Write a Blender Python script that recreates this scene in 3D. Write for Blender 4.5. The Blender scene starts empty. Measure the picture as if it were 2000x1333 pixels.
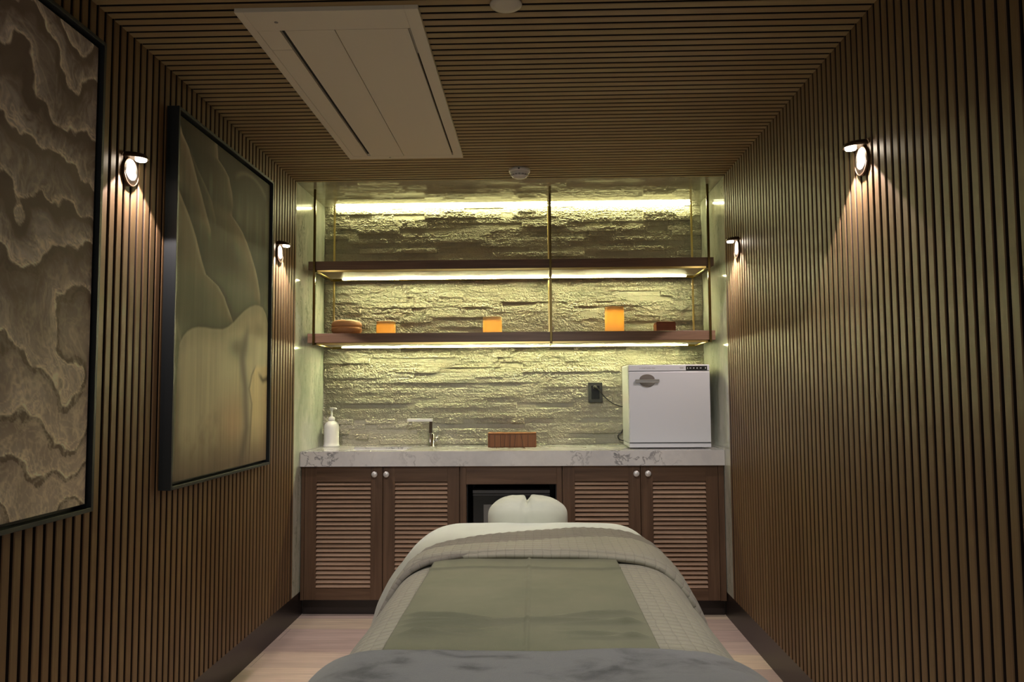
import bpy, math, random
import numpy as np
from mathutils import Vector, Matrix

# ------------------------------------------------------------------ camera, light, exposure
scene = bpy.context.scene
COL = scene.collection
XL, XR, H, ND = -1.308, 1.039, 2.40, 0.60      # left / right slat faces, ceiling, niche depth
YREAR = -5.20                                   # wall behind the camera
PITCH = 0.043                                   # slat pitch

cam_d = bpy.data.cameras.new('camera')
cam_d.sensor_width = 36.0
cam_d.lens = 1514.0 / 2000.0 * 36.0
cam_d.clip_start = 0.05
cam = bpy.data.objects.new('camera', cam_d)
COL.objects.link(cam)
_r = Vector((0.99955806, 0.0290945, -0.00609829))
_u = Vector((0.00803604, -0.06695691, 0.99772351))
_w = Vector((-0.02861994, 0.99733158, 0.06716112))
cam.matrix_world = Matrix(((_r.x, _u.x, -_w.x, 0.0), (_r.y, _u.y, -_w.y, -4.1902),
                           (_r.z, _u.z, -_w.z, 1.2257), (0, 0, 0, 1)))
scene.camera = cam

scene.view_settings.view_transform = 'Standard'
scene.view_settings.look = 'None'
scene.view_settings.gamma = 1.0
scene.view_settings.use_curve_mapping = False
scene.view_settings.exposure = 0.0
scene.cycles.use_denoising = True
scene.cycles.max_bounces = 10
scene.cycles.diffuse_bounces = 5
scene.cycles.glossy_bounces = 5
scene.cycles.sample_clamp_indirect = 4.0
scene.cycles.caustics_reflective = False
scene.cycles.caustics_refractive = False

world = bpy.data.worlds.new('world')
scene.world = world
world.use_nodes = True
world.node_tree.nodes['Background'].inputs[0].default_value = (0.9, 0.95, 1.0, 1)
world.node_tree.nodes['Background'].inputs[1].default_value = 0.02

def area(name, loc, target, sx, sy, power, color):
    l = bpy.data.lights.new(name, 'AREA')
    l.shape = 'RECTANGLE'; l.size = sx; l.size_y = sy; l.energy = power; l.color = color
    o = bpy.data.objects.new(name, l); COL.objects.link(o); o.location = loc
    o.rotation_euler = (Vector(target) - Vector(loc)).to_track_quat('-Z', 'Y').to_euler()
    return o

def spot(name, loc, target, power, color, angle, blend, radius):
    l = bpy.data.lights.new(name, 'SPOT')
    l.energy = power; l.color = color; l.spot_size = math.radians(angle); l.spot_blend = blend
    l.shadow_soft_size = radius
    o = bpy.data.objects.new(name, l); COL.objects.link(o); o.location = loc
    o.rotation_euler = (Vector(target) - Vector(loc)).to_track_quat('-Z', 'Y').to_euler()
    return o

LED_COL = (1.0, 0.96, 0.50)
LED_CEIL, LED_SHELF = 44.0, 225.0                # emission strengths of the strips
WARM = (1.0, 0.84, 0.80)
# corridor lamp shining in through the doorway behind the camera
area('corridor_lamp', (-1.06, -7.6, 1.95), (0.1, 0.2, 0.9), 0.25, 0.25, 24, (1.0, 0.94, 0.86))
# recessed downlight over the foot of the treatment table
spot('downlight_lamp', (0.05, -3.0, 2.37), (-0.02, -2.45, 0.75), 62, (1.0, 0.97, 0.93), 76, 0.9, 0.05)
spot('tilted_fill', (-0.12, -2.25, 2.37), (-0.13, 0.0, 0.40), 92, (1.0, 0.98, 0.97), 64, 0.75, 0.05)  # added fill spot aimed at the niche, no fitting modelled
area('rear_fill', (-.15, -5.0, 1.15), (-.15, 0, 1.9), 1.5, 1.1, 5, (1.0, 0.96, 0.92))  # added fill light behind the camera, not a lamp of the room

# ------------------------------------------------------------------ node helpers
class NT:
    def __init__(s, name):
        s.m = bpy.data.materials.new(name); s.m.use_nodes = True
        s.t = s.m.node_tree; s.n = s.t.nodes; s.l = s.t.links
        s.b = s.n['Principled BSDF']; s.out = s.n['Material Output']
        s._c = {}
    def new(s, typ, **kw):
        n = s.n.new(typ)
        for k, v in kw.items(): setattr(n, k, v)
        return n
    def put(s, sock, v):
        if hasattr(v, 'is_output'): s.l.new(v, sock)
        elif v is not None:
            if isinstance(v, (tuple, list)) and len(v) == 3 and sock.type == 'RGBA': v = (*v, 1)
            sock.default_value = v
    def coord(s, which='Object'):
        if 'tc' not in s._c: s._c['tc'] = s.new('ShaderNodeTexCoord')
        return s._c['tc'].outputs[which]
    def sep(s, v):
        n = s.new('ShaderNodeSeparateXYZ'); s.put(n.inputs[0], v); return n.outputs
    def comb(s, x, y, z):
        n = s.new('ShaderNodeCombineXYZ')
        for i, v in enumerate((x, y, z)): s.put(n.inputs[i], v)
        return n.outputs[0]
    def mapv(s, v, scale=(1, 1, 1), loc=(0, 0, 0), rot=(0, 0, 0)):
        n = s.new('ShaderNodeMapping'); s.put(n.inputs[0], v)
        n.inputs['Scale'].default_value = scale; n.inputs['Location'].default_value = loc
        n.inputs['Rotation'].default_value = rot
        return n.outputs[0]
    def noise(s, v, scale=5, detail=3, rough=.5, dist=0, col=False):
        n = s.new('ShaderNodeTexNoise'); s.put(n.inputs['Vector'], v)
        n.inputs['Scale'].default_value = scale; n.inputs['Detail'].default_value = detail
        n.inputs['Roughness'].default_value = rough; n.inputs['Distortion'].default_value = dist
        return n.outputs[1 if col else 0]
    def white(s, w):
        n = s.new('ShaderNodeTexWhiteNoise', noise_dimensions='1D'); s.put(n.inputs['W'], w); return n.outputs[0]
    def math(s, op, a, b=None, c=None):
        n = s.new('ShaderNodeMath', operation=op); s.put(n.inputs[0], a)
        if b is not None: s.put(n.inputs[1], b)
        if c is not None: s.put(n.inputs[2], c)
        return n.outputs[0]
    def ramp(s, f, stops, interp='LINEAR'):
        n = s.new('ShaderNodeValToRGB'); s.put(n.inputs[0], f); cr = n.color_ramp
        cr.interpolation = interp
        while len(cr.elements) < len(stops): cr.elements.new(0.5)
        for e, (p, c) in zip(cr.elements, stops):
            e.position = p; e.color = (*c, 1) if len(c) == 3 else c
        return n.outputs[0]
    def mix(s, f, a, b, blend='MIX'):
        n = s.new('ShaderNodeMix', data_type='RGBA', blend_type=blend)
        s.put(n.inputs[0], f); s.put(n.inputs[6], a); s.put(n.inputs[7], b); return n.outputs[2]
    def bump(s, h, strength=.3, dist=.01):
        n = s.new('ShaderNodeBump'); s.put(n.inputs['Height'], h)
        n.inputs['Strength'].default_value = strength; n.inputs['Distance'].default_value = dist
        s.l.new(n.outputs[0], s.b.inputs['Normal']); return n
    def set(s, **kw):
        for k, v in kw.items(): s.put(s.b.inputs[k.replace('_', ' ')], v)
        return s.m

def plain(name, col, rough=.5, metal=0.0, **kw):
    t = NT(name); return t.set(Base_Color=col, Roughness=rough, Metallic=metal, **kw)

def emit(name, col, strength):
    t = NT(name)
    return t.set(Base_Color=(0, 0, 0), Emission_Color=col, Emission_Strength=strength)

# ------------------------------------------------------------------ materials
def slat_mat(name, across, along, gain=1.0):
    t = NT(name); o = t.sep(t.coord())
    idx = t.math('FLOOR', t.math('DIVIDE', t.math('ADD', o[across], 0.0235), PITCH))
    rnd = t.white(idx)
    off = t.math('MULTIPLY', rnd, 37.0)
    g = [None] * 3
    k = 3 - across - along
    g[across] = t.math('MULTIPLY', o[across], 95.0)
    g[k] = t.math('MULTIPLY', o[k], 95.0)
    g[along] = t.math('ADD', t.math('MULTIPLY', o[along], 2.2), off)
    fine = t.noise(t.comb(*g), 1.0, 4, .6)
    g2 = list(g); g2[across] = t.math('MULTIPLY', o[across], 9.0); g2[k] = t.math('MULTIPLY', o[k], 9.0)
    g2[along] = t.math('ADD', t.math('MULTIPLY', o[along], 1.1), off)
    broad = t.noise(t.comb(*g2), 1.0, 2, .5)
    gain = gain if isinstance(gain, tuple) else (gain,) * 3
    G = lambda *c: tuple(v * k for v, k in zip(c, gain))
    base = t.ramp(rnd, [(0, G(.182, .120, .066)), (.35, G(.228, .170, .092)), (.7, G(.208, .139, .082)), (1, G(.258, .180, .104))])
    c = t.mix(t.ramp(broad, [(.3, (0, 0, 0)), (.7, (1, 1, 1))]), base, G(.18, .115, .056))
    c = t.mix(t.math('MULTIPLY', t.ramp(fine, [(.35, (0, 0, 0)), (.75, (1, 1, 1))]), .55), c, G(.135, .078, .040))
    t.bump(fine, .08, .002)
    return t.set(Base_Color=c, Roughness=.48, Specular_IOR_Level=.4)

def wood_mat(name, cols, along=0, scale=1.0, rough=.45):
    t = NT(name); o = t.sep(t.coord())
    g = [t.math('MULTIPLY', o[i], (1.6 if i == along else 34.0) * scale) for i in range(3)]
    n1 = t.noise(t.comb(*g), 1.0, 4, .6, .6)
    g2 = [t.math('MULTIPLY', o[i], (5.0 if i == along else 210.0) * scale) for i in range(3)]
    n2 = t.noise(t.comb(*g2), 1.0, 3, .6)
    c = t.ramp(n1, [(.28, cols[0]), (.5, cols[1]), (.72, cols[2])])
    c = t.mix(t.math('MULTIPLY', n2, .45), c, cols[0])
    t.bump(n2, .06, .002)
    return t.set(Base_Color=c, Roughness=rough, Specular_IOR_Level=.4)

WALN = ((.070, .038, .021), (.118, .067, .038), (.165, .098, .058))
M = {}
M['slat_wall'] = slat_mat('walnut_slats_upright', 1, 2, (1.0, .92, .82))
M['slat_ceil'] = slat_mat('walnut_slats_across_lit', 1, 0, (2.05, 2.35, 2.3))  # same wood as the walls, niche light put in as a brighter, greener colour
M['slat_side_shade'] = plain('slat_painted_shade', (.022, .011, .006), .7)
M['felt'] = plain('black_felt', (.006, .005, .004), .95)
M['walnut_v'] = wood_mat('walnut_upright', WALN, 2)
M['walnut_h'] = wood_mat('walnut_across', WALN, 0)
M['walnut_louver'] = wood_mat('walnut_louver', ((.30, .195, .13), (.47, .32, .22), (.58, .41, .29)), 0, 1, .38)
M['shelf_wood'] = wood_mat('walnut_shelf', ((.10, .055, .031), (.16, .092, .053), (.22, .135, .082)), 0)
M['cream'] = plain('cream_lacquer', (.62, .56, .44), .4)
M['brass'] = plain('brushed_brass', (.72, .56, .22), .28, 1.0)
M['rod'] = plain('shaded_brass_rod', (.17, .125, .045), .24, 1.0)  # front rods: brass darkened in colour to stand for shade
M['bar'] = plain('brass_back_bar', (.34, .26, .055), .4, 1.0)
M['knob'] = plain('pale_satin_metal', (.72, .71, .68), .42, .35)
M['bronze'] = plain('dark_bronze', (.10, .065, .040), .42, .8)
M['black'] = plain('black_paint', (.010, .009, .009), .38)
M['base'] = plain('black_skirting', (.020, .014, .012), .34)
M['frame'] = plain('black_frame', (.016, .020, .022), .45)
M['white_pl'] = plain('white_plastic', (.84, .84, .81), .35)
M['ac_white'] = plain('cream_plastic', (.86, .81, .66), .5)
M['dark'] = plain('dark_recess', (.008, .008, .007), .7)
M['grey_pl'] = plain('grey_plastic', (.36, .34, .29), .5)
M['chrome'] = plain('chrome', (.85, .85, .83), .07, 1.0)
M['steel'] = plain('satin_steel', (.62, .62, .60), .3, 1.0)
M['enamel'] = plain('white_enamel', (.63, .65, .67), .34)
M['ceramic'] = plain('white_ceramic', (.85, .85, .83), .12)
M['outlet'] = plain('graphite_plate', (.030, .031, .029), .45)
M['glass_dark'] = plain('black_glass', (.010, .011, .011), .22)
M['sticker'] = plain('grey_sticker', (.14, .14, .13), .5)
M['mark'] = plain('grey_print', (.40, .40, .39), .5)
M['mark_w'] = plain('white_print', (.62, .62, .60), .5)
M['tan'] = wood_mat('honey_wood', ((.62, .29, .13), (.76, .40, .20), (.85, .50, .27)), 0, .7, .42)
M['tissue'] = wood_mat('russet_wood', ((.17, .062, .022), (.24, .092, .035), (.31, .125, .05)), 2, 1, .5)
M['russet'] = wood_mat('red_wood', ((.20, .058, .024), (.26, .080, .034), (.32, .105, .046)), 0, 1, .5)
M['groove'] = plain('dark_groove', (.055, .020, .010), .6)
M['sconce_in'] = plain('white_reflector', (.85, .83, .80), .5)
M['vinyl'] = plain('cream_vinyl', (.55, .5, .42), .5)
M['lens'] = emit('lamp_lens', (1.0, .86, .68), 60.0)

def strip_mat(name, strength):                 # row of separate diodes behind a clear cover
    t = NT(name); o = t.sep(t.coord())
    w = t.math('FRACT', t.math('MULTIPLY', o[0], 60.0))
    d = t.math('LESS_THAN', t.math('ABSOLUTE', t.math('SUBTRACT', w, .5)), .3)
    e = t.math('ADD', t.math('MULTIPLY', d, strength * 1.35), strength * .19)
    return t.set(Base_Color=(.2, .2, .15), Emission_Color=LED_COL, Emission_Strength=e)
M['led_ceil'] = emit('led_cover_bright', LED_COL, LED_CEIL)
M['led_shelf'] = strip_mat('led_diodes', LED_SHELF)

def stone_mat():
    t = NT('split_face_stone'); v = t.coord(); o = t.sep(v)
    row = t.math('FLOOR', t.math('DIVIDE', t.math('SUBTRACT', o[2], .885), .0312))
    col = t.math('FLOOR', t.math('ADD', t.math('MULTIPLY', o[0], 5.0), t.math('MULTIPLY', row, 2.37)))
    rnd = t.white(t.math('ADD', t.math('MULTIPLY', row, 13.1), t.math('MULTIPLY', col, 7.7)))
    c = t.ramp(rnd, [(0, (.44, .43, .335)), (.5, (.55, .535, .41)), (1, (.49, .465, .35))])
    n = t.noise(v, 45, 5, .65)
    c = t.mix(t.math('MULTIPLY', n, .6), c, (.33, .31, .25))
    n2 = t.noise(t.mapv(v, (1, 1, 1.6)), 160, 4, .7)
    n3 = t.noise(t.mapv(v, (1, 1, 2)), 60, 4, .6)
    n4 = t.noise(v, 420, 2, .6)
    t.bump(t.math('ADD', t.math('ADD', t.math('MULTIPLY', n2, .7), n3), t.math('MULTIPLY', n4, .25)), .45, .007)
    return t.set(Base_Color=c, Roughness=.9, Specular_IOR_Level=.08)
M['stone'] = stone_mat()

def marble(name, base, dark, vein, scale, stretch, rough, ior=1.5):
    t = NT(name); v = t.mapv(t.coord(), stretch)
    w = t.noise(v, scale * .8, 4, .6, col=True)
    vm = t.new('ShaderNodeVectorMath', operation='MULTIPLY_ADD')
    t.put(vm.inputs[0], w); vm.inputs[1].default_value = (.55, .55, .55); t.put(vm.inputs[2], v)
    n1 = t.noise(vm.outputs[0], scale, 5, .6)
    ridge = t.math('ABSOLUTE', t.math('SUBTRACT', n1, .5))
    veins = t.ramp(ridge, [(0, (1, 1, 1)), (.022, (0, 0, 0))])
    mask = t.ramp(t.noise(v, scale * .55, 2), [(.44, (0, 0, 0)), (.62, (1, 1, 1))])
    cloud = t.noise(vm.outputs[0], scale * .6, 6, .65)
    c = t.mix(t.ramp(cloud, [(.36, (0, 0, 0)), (.68, (1, 1, 1))]), base, dark)
    c = t.mix(t.math('MULTIPLY', t.math('MULTIPLY', veins, mask), .8), c, vein)
    return t.set(Base_Color=c, Roughness=rough, IOR=ior)
M['marble_side'] = marble('veined_green_marble', (.74, .76, .66), (.42, .47, .37), (.22, .27, .20), 5.0, (1, 1.5, .55), .09, 1.6)
M['marble_ceil'] = marble('polished_marble', (.56, .52, .42), (.36, .34, .27), (.22, .20, .16), 4.0, (.7, 1.5, 1), .04, 2.3)
M['marble_top'] = marble('white_marble', (.74, .73, .69), (.58, .575, .56), (.13, .13, .14), 4.2, (1, 1, 1), .10, 1.5)

def floor_mat():
    t = NT('oak_floor'); o = t.sep(t.coord())
    yy = t.math('DIVIDE', t.math('ADD', o[1], .645), .19)
    row = t.math('FLOOR', yy)
    rr = t.white(row)
    xx = t.math('ADD', t.math('DIVIDE', o[0], 1.4), t.math('MULTIPLY', rr, 3.3))
    rnd = t.white(t.math('ADD', t.math('MULTIPLY', row, 17.3), t.math('FLOOR', xx)))
    c = t.ramp(rnd, [(0, (.56, .44, .38)), (.3, (.72, .56, .48)), (.55, (.62, .48, .41)), (.8, (.82, .68, .48)), (1, (.76, .60, .50))])
    g = t.noise(t.comb(t.math('MULTIPLY', o[0], 3.0), t.math('MULTIPLY', o[1], 46.0), t.math('MULTIPLY', rnd, 30.0)), 1.0, 4, .6, .4)
    c = t.mix(t.math('MULTIPLY', t.ramp(g, [(.35, (0, 0, 0)), (.75, (1, 1, 1))]), .5), c, (.36, .26, .21))
    seam = t.math('LESS_THAN', t.math('FRACT', yy), .012)
    seam2 = t.math('LESS_THAN', t.math('FRACT', xx), .002)
    c = t.mix(t.math('MULTIPLY', t.math('MAXIMUM', seam, seam2), .6), c, (.10, .07, .05))
    t.bump(g, .06, .002)
    return t.set(Base_Color=c, Roughness=.42)
M['floor'] = floor_mat()

def cloth_mat(name, col, col2, weave=900, rough=.9, sheen=.2, bump=.15, nscale=6):
    t = NT(name); u = t.coord('UV')
    n = t.noise(u, nscale, 4, .6)
    c = t.mix(t.ramp(n, [(.35, (0, 0, 0)), (.7, (1, 1, 1))]), col, col2)
    w = t.noise(u, weave, 2, .5)
    t.bump(w, bump, .002)
    return t.set(Base_Color=c, Roughness=rough, Sheen_Weight=sheen)

def quilt_mat(name, col, col2):
    t = NT(name); u = t.coord('UV')
    wob = t.noise(u, 26, 2, .5, col=True)
    vm = t.new('ShaderNodeVectorMath', operation='MULTIPLY_ADD')
    t.put(vm.inputs[0], wob); vm.inputs[1].default_value = (.010, .010, 0); t.put(vm.inputs[2], u)
    s = t.sep(vm.outputs[0])
    a = t.math('ABSOLUTE', t.math('SINE', t.math('MULTIPLY', s[0], math.pi / .025)))
    b = t.math('ABSOLUTE', t.math('SINE', t.math('MULTIPLY', s[1], math.pi / .026)))
    h = t.math('ADD', t.math('MULTIPLY', t.math('POWER', a, .45), .55), t.math('POWER', b, .5))
    h = t.math('ADD', h, t.math('MULTIPLY', t.noise(t.mapv(u, (1, 2.5, 1)), 70, 3, .6), .5))
    t.bump(h, .55, .006)
    c = t.mix(t.noise(u, 7, 3), col, col2)
    st = t.math('MULTIPLY', t.math('LESS_THAN', t.math('MINIMUM', a, b), .13), .22)
    c = t.mix(st, c, (.12, .10, .085))
    return t.set(Base_Color=c, Roughness=.85, Sheen_Weight=.15)
M['quilt'] = quilt_mat('quilted_sage', (.30, .285, .215), (.35, .325, .255))
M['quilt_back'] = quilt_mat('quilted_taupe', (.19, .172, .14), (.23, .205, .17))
M['sheet'] = cloth_mat('white_cotton', (.53, .55, .485), (.48, .50, .44), 700, .85, .1, .08)
M['cover'] = cloth_mat('ivory_cover', (.47, .475, .385), (.42, .425, .34), 700, .85, .1, .08)
M['runner'] = cloth_mat('olive_linen', (.155, .158, .098), (.185, .180, .115), 600, .85, .1, .25)

def fleece_mat():
    t = NT('grey_fleece'); u = t.coord('UV')
    n = t.noise(t.mapv(u, (1, 1.7, 1), rot=(0, 0, .5)), 7, 5, .62, .6)
    c = t.mix(t.ramp(n, [(.34, (1, 1, 1)), (.44, (.25, .25, .25)), (.50, (0, 0, 0))]), (.185, .186, .190), (.070, .071, .076))
    f = t.noise(u, 420, 3, .7)
    t.bump(t.math('ADD', f, t.math('MULTIPLY', n, 1.2)), .25, .004)
    return t.set(Base_Color=c, Roughness=1.0, Sheen_Weight=.45, Sheen_Roughness=.4)
M['fleece'] = fleece_mat()

def wax_mat(name, col):
    t = NT(name)
    d = t.new('ShaderNodeBsdfDiffuse'); d.inputs[0].default_value = (*col, 1)
    tr = t.new('ShaderNodeBsdfTranslucent'); tr.inputs[0].default_value = (*col, 1)
    mx = t.new('ShaderNodeMixShader'); mx.inputs[0].default_value = .55
    t.l.new(d.outputs[0], mx.inputs[1]); t.l.new(tr.outputs[0], mx.inputs[2])
    t.l.new(mx.outputs[0], t.out.inputs[0])
    return t.m
M['wax'] = wax_mat('honey_wax', (.93, .76, .42))
M['flame'] = emit('candle_bulb', (1.0, .50, .08), 6.0)

def paint_mat(name):
    t = NT(name); a = t.new('ShaderNodeAttribute', attribute_name='paint')
    v = t.coord('Object')
    w = t.noise(t.mapv(v, (1, 160, 5)), 1.0, 3, .6)
    t.bump(w, .05, .002)
    return t.set(Base_Color=a.outputs[0], Roughness=.62, Specular_IOR_Level=.22)
M['paint'] = paint_mat('printed_canvas')

# ------------------------------------------------------------------ mesh helpers
class MB:
    """Collects boxes, lathes and tubes; build() links them as ONE mesh object."""
    def __init__(s): s.v = []; s.f = []; s.sm = []
    def add(s, vs, fs, smooth=False):
        b = len(s.v); s.v += [tuple(map(float, p)) for p in vs]
        s.f += [tuple(b + i for i in f) for f in fs]; s.sm += [smooth] * len(fs); return s
    def box(s, x0, x1, y0, y1, z0, z1):
        return s.add([(x0, y0, z0), (x1, y0, z0), (x1, y1, z0), (x0, y1, z0), (x0, y0, z1), (x1, y0, z1), (x1, y1, z1), (x0, y1, z1)],
                     [(0, 3, 2, 1), (4, 5, 6, 7), (0, 1, 5, 4), (1, 2, 6, 5), (2, 3, 7, 6), (3, 0, 4, 7)])
    def bbox(s, x0, x1, y0, y1, z0, z1, r=.004, axis=2):
        """box whose four edges along `axis` are chamfered"""
        lim = [(x0, x1), (y0, y1), (z0, z1)]
        a, b = [i for i in range(3) if i != axis]
        (a0, a1), (b0, b1) = lim[a], lim[b]
        ring = [(a0 + r, b0), (a1 - r, b0), (a1, b0 + r), (a1, b1 - r), (a1 - r, b1), (a0 + r, b1), (a0, b1 - r), (a0, b0 + r)]
        vs = []
        for c in lim[axis]:
            for p in ring:
                q = [0, 0, 0]; q[axis] = c; q[a] = p[0]; q[b] = p[1]; vs.append(q)
        n = 8
        fs = [(i, (i + 1) % n, n + (i + 1) % n, n + i) for i in range(n)] + [tuple(range(n - 1, -1, -1)), tuple(range(n, 2 * n))]
        if axis == 1: fs = [tuple(reversed(f)) for f in fs]
        return s.add(vs, fs)
    def lathe(s, prof, cx, cy, cz, n=32, axis=2, sx=1.0, sy=1.0, smooth=True, caps=True):
        """prof: (radius, height) pairs; axis of turning 0/1/2, (cx,cy,cz) the foot"""
        vs = []; fs = []
        for r, h in prof:
            for k in range(n):
                t = 2 * math.pi * k / n; p = (r * math.cos(t) * sx, r * math.sin(t) * sy)
                q = {2: (p[0], p[1], h), 0: (h, p[0], p[1]), 1: (p[1], h, p[0])}[axis]
                vs.append((cx + q[0], cy + q[1], cz + q[2]))
        m = len(prof)
        for j in range(m - 1):
            for k in range(n):
                fs.append((j * n + k, j * n + (k + 1) % n, (j + 1) * n + (k + 1) % n, (j + 1) * n + k))
        if caps:
            if prof[0][0] > 1e-6: fs.append(tuple(range(n - 1, -1, -1)))
            if prof[-1][0] > 1e-6: fs.append(tuple((m - 1) * n + k for k in range(n)))
        return s.add(vs, fs, smooth)
    def tube(s, pts, r, n=10, smooth=True):
        pts = [Vector(p) for p in pts]; vs = []; fs = []; up = None
        for i, p in enumerate(pts):
            d = (pts[min(i + 1, len(pts) - 1)] - pts[max(i - 1, 0)]).normalized()
            if up is None: up = d.orthogonal().normalized()
            up = (up - d * up.dot(d)).normalized(); sd = d.cross(up)
            rr = r[i] if isinstance(r, (list, tuple)) else r
            for k in range(n):
                t = 2 * math.pi * k / n; vs.append(p + (up * math.cos(t) + sd * math.sin(t)) * rr)
        for j in range(len(pts) - 1):
            for k in range(n): fs.append((j * n + k, j * n + (k + 1) % n, (j + 1) * n + (k + 1) % n, (j + 1) * n + k))
        fs.append(tuple(range(n - 1, -1, -1))); fs.append(tuple((len(pts) - 1) * n + k for k in range(n)))
        return s.add(vs, fs, smooth)
    def prism(s, poly, axis, lo, hi):
        """poly in the two other axes (in order), extruded along axis"""
        oth = [i for i in range(3) if i != axis]; n = len(poly); vs = []
        for c in (lo, hi):
            for p in poly:
                q = [0, 0, 0]; q[axis] = c; q[oth[0]] = p[0]; q[oth[1]] = p[1]; vs.append(q)
        return s.add(vs, [(i, (i + 1) % n, n + (i + 1) % n, n + i) for i in range(n)] + [tuple(range(n - 1, -1, -1)), tuple(range(n, 2 * n))])
    def build(s, name, mat, parent=None, bevel=0.0, seg=2, origin=None):
        org = Vector(origin) if origin is not None else Vector((0, 0, 0))
        if parent is not None:                      # parents are never rotated: keep the child's own origin at the parent's
            org = world_loc(parent)
        me = bpy.data.meshes.new(name)
        me.from_pydata([tuple(Vector(p) - org) for p in s.v], [], s.f)
        me.polygons.foreach_set('use_smooth', s.sm)
        me.update()
        o = bpy.data.objects.new(name, me); COL.objects.link(o)
        if mat is not None: me.materials.append(mat)
        fix_normals(me)
        if parent is not None: o.parent = parent
        else: o.location = org
        if bevel:
            b = o.modifiers.new('bevel', 'BEVEL'); b.width = bevel; b.segments = seg; b.limit_method = 'ANGLE'
            b.angle_limit = math.radians(50)
        return o

def smooth_path(pts, k=8):
    P = [Vector(p) for p in pts]; out = []
    for i in range(len(P) - 1):
        a, b, c, d = P[max(i - 1, 0)], P[i], P[i + 1], P[min(i + 2, len(P) - 1)]
        for j in range(k):
            t = j / k
            out.append(.5 * ((2 * b) + (c - a) * t + (2 * a - 5 * b + 4 * c - d) * t * t + (3 * b - a - 3 * c + d) * t ** 3))
    return out + [P[-1]]

def world_loc(o):
    v = Vector((0, 0, 0))
    while o is not None: v = v + Vector(o.location); o = o.parent
    return v

import bmesh
def fix_normals(me):
    bm = bmesh.new(); bm.from_mesh(me); bmesh.ops.recalc_face_normals(bm, faces=bm.faces[:]); bm.to_mesh(me); bm.free()

def tag(o, label=None, cat=None, group=None, kind=None):
    if label: o['label'] = label
    if cat: o['category'] = cat
    if group: o['group'] = group
    if kind: o['kind'] = kind
    return o

def thing(name, label, cat, loc, group=None):
    o = bpy.data.objects.new(name, None); COL.objects.link(o); o.location = loc
    o.empty_display_size = .05
    return tag(o, label, cat, group)

def struct(o): o['kind'] = 'structure'; return o

def dup(root, loc, label, group=None):
    r = root.copy(); COL.objects.link(r); r.location = loc; r['label'] = label
    if group: r['group'] = group
    for ch in root.children:
        c = ch.copy(); COL.objects.link(c); c.parent = r
        for g in ch.children:
            d = g.copy(); COL.objects.link(d); d.parent = c
    return r

def grid_obj(name, P, mat, parent=None, uv=None, smooth=True, thick=0.0, origin=(0, 0, 0), flip=False):
    """P: (n,m,3) array of points"""
    n, m = P.shape[:2]
    org = np.array(world_loc(parent) if parent is not None else origin)
    me = bpy.data.meshes.new(name)
    idx = np.arange(n * m).reshape(n, m)
    q = np.stack([idx[:-1, :-1], idx[1:, :-1], idx[1:, 1:], idx[:-1, 1:]], -1).reshape(-1, 4)
    if flip: q = q[:, ::-1]
    V = (P.reshape(-1, 3) - org).astype(np.float32)
    me.vertices.add(n * m); me.vertices.foreach_set('co', V.ravel())
    me.loops.add(q.size); me.loops.foreach_set('vertex_index', q.ravel().astype(np.int32))
    me.polygons.add(len(q)); me.polygons.foreach_set('loop_start', (np.arange(len(q)) * 4).astype(np.int32))
    me.update(calc_edges=True)
    me.polygons.foreach_set('use_smooth', [smooth] * len(q))
    if uv is not None:
        l = me.uv_layers.new(name='UVMap'); l.data.foreach_set('uv', uv.reshape(-1, 2)[q.ravel()].astype(np.float32).ravel())
    me.materials.append(mat); me.update()
    o = bpy.data.objects.new(name, me); COL.objects.link(o)
    if parent is not None: o.parent = parent
    else: o.location = origin
    if thick:
        s = o.modifiers.new('thickness', 'SOLIDIFY'); s.thickness = thick; s.offset = -1
    return o

rng = np.random.default_rng(7)
def vnoise(x, y, seed=0):
    """smooth value noise in 0..1"""
    x = np.asarray(x, float); y = np.asarray(y, float)
    xi = np.floor(x).astype(np.int64); yi = np.floor(y).astype(np.int64)
    fx = x - xi; fy = y - yi; fx = fx * fx * (3 - 2 * fx); fy = fy * fy * (3 - 2 * fy)
    def h(a, b):
        n = (a * 374761393 + b * 668265263 + seed * 144269504) & 0xffffffff
        n = ((n ^ (n >> 13)) * 1274126177) & 0xffffffff
        return ((n ^ (n >> 16)) & 0xffff) / 65535.0
    return (h(xi, yi) * (1 - fx) + h(xi + 1, yi) * fx) * (1 - fy) + (h(xi, yi + 1) * (1 - fx) + h(xi + 1, yi + 1) * fx) * fy
def fbm(x, y, o=4, seed=0, gain=.5):
    s = 0; a = 1; t = 0
    for k in range(o): s = s + a * vnoise(x * 2 ** k, y * 2 ** k, seed + k); t += a; a *= gain
    return s / t
def sstep(a, b, x):
    t = np.clip((x - a) / (b - a), 0, 1); return t * t * (3 - 2 * t)

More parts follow.
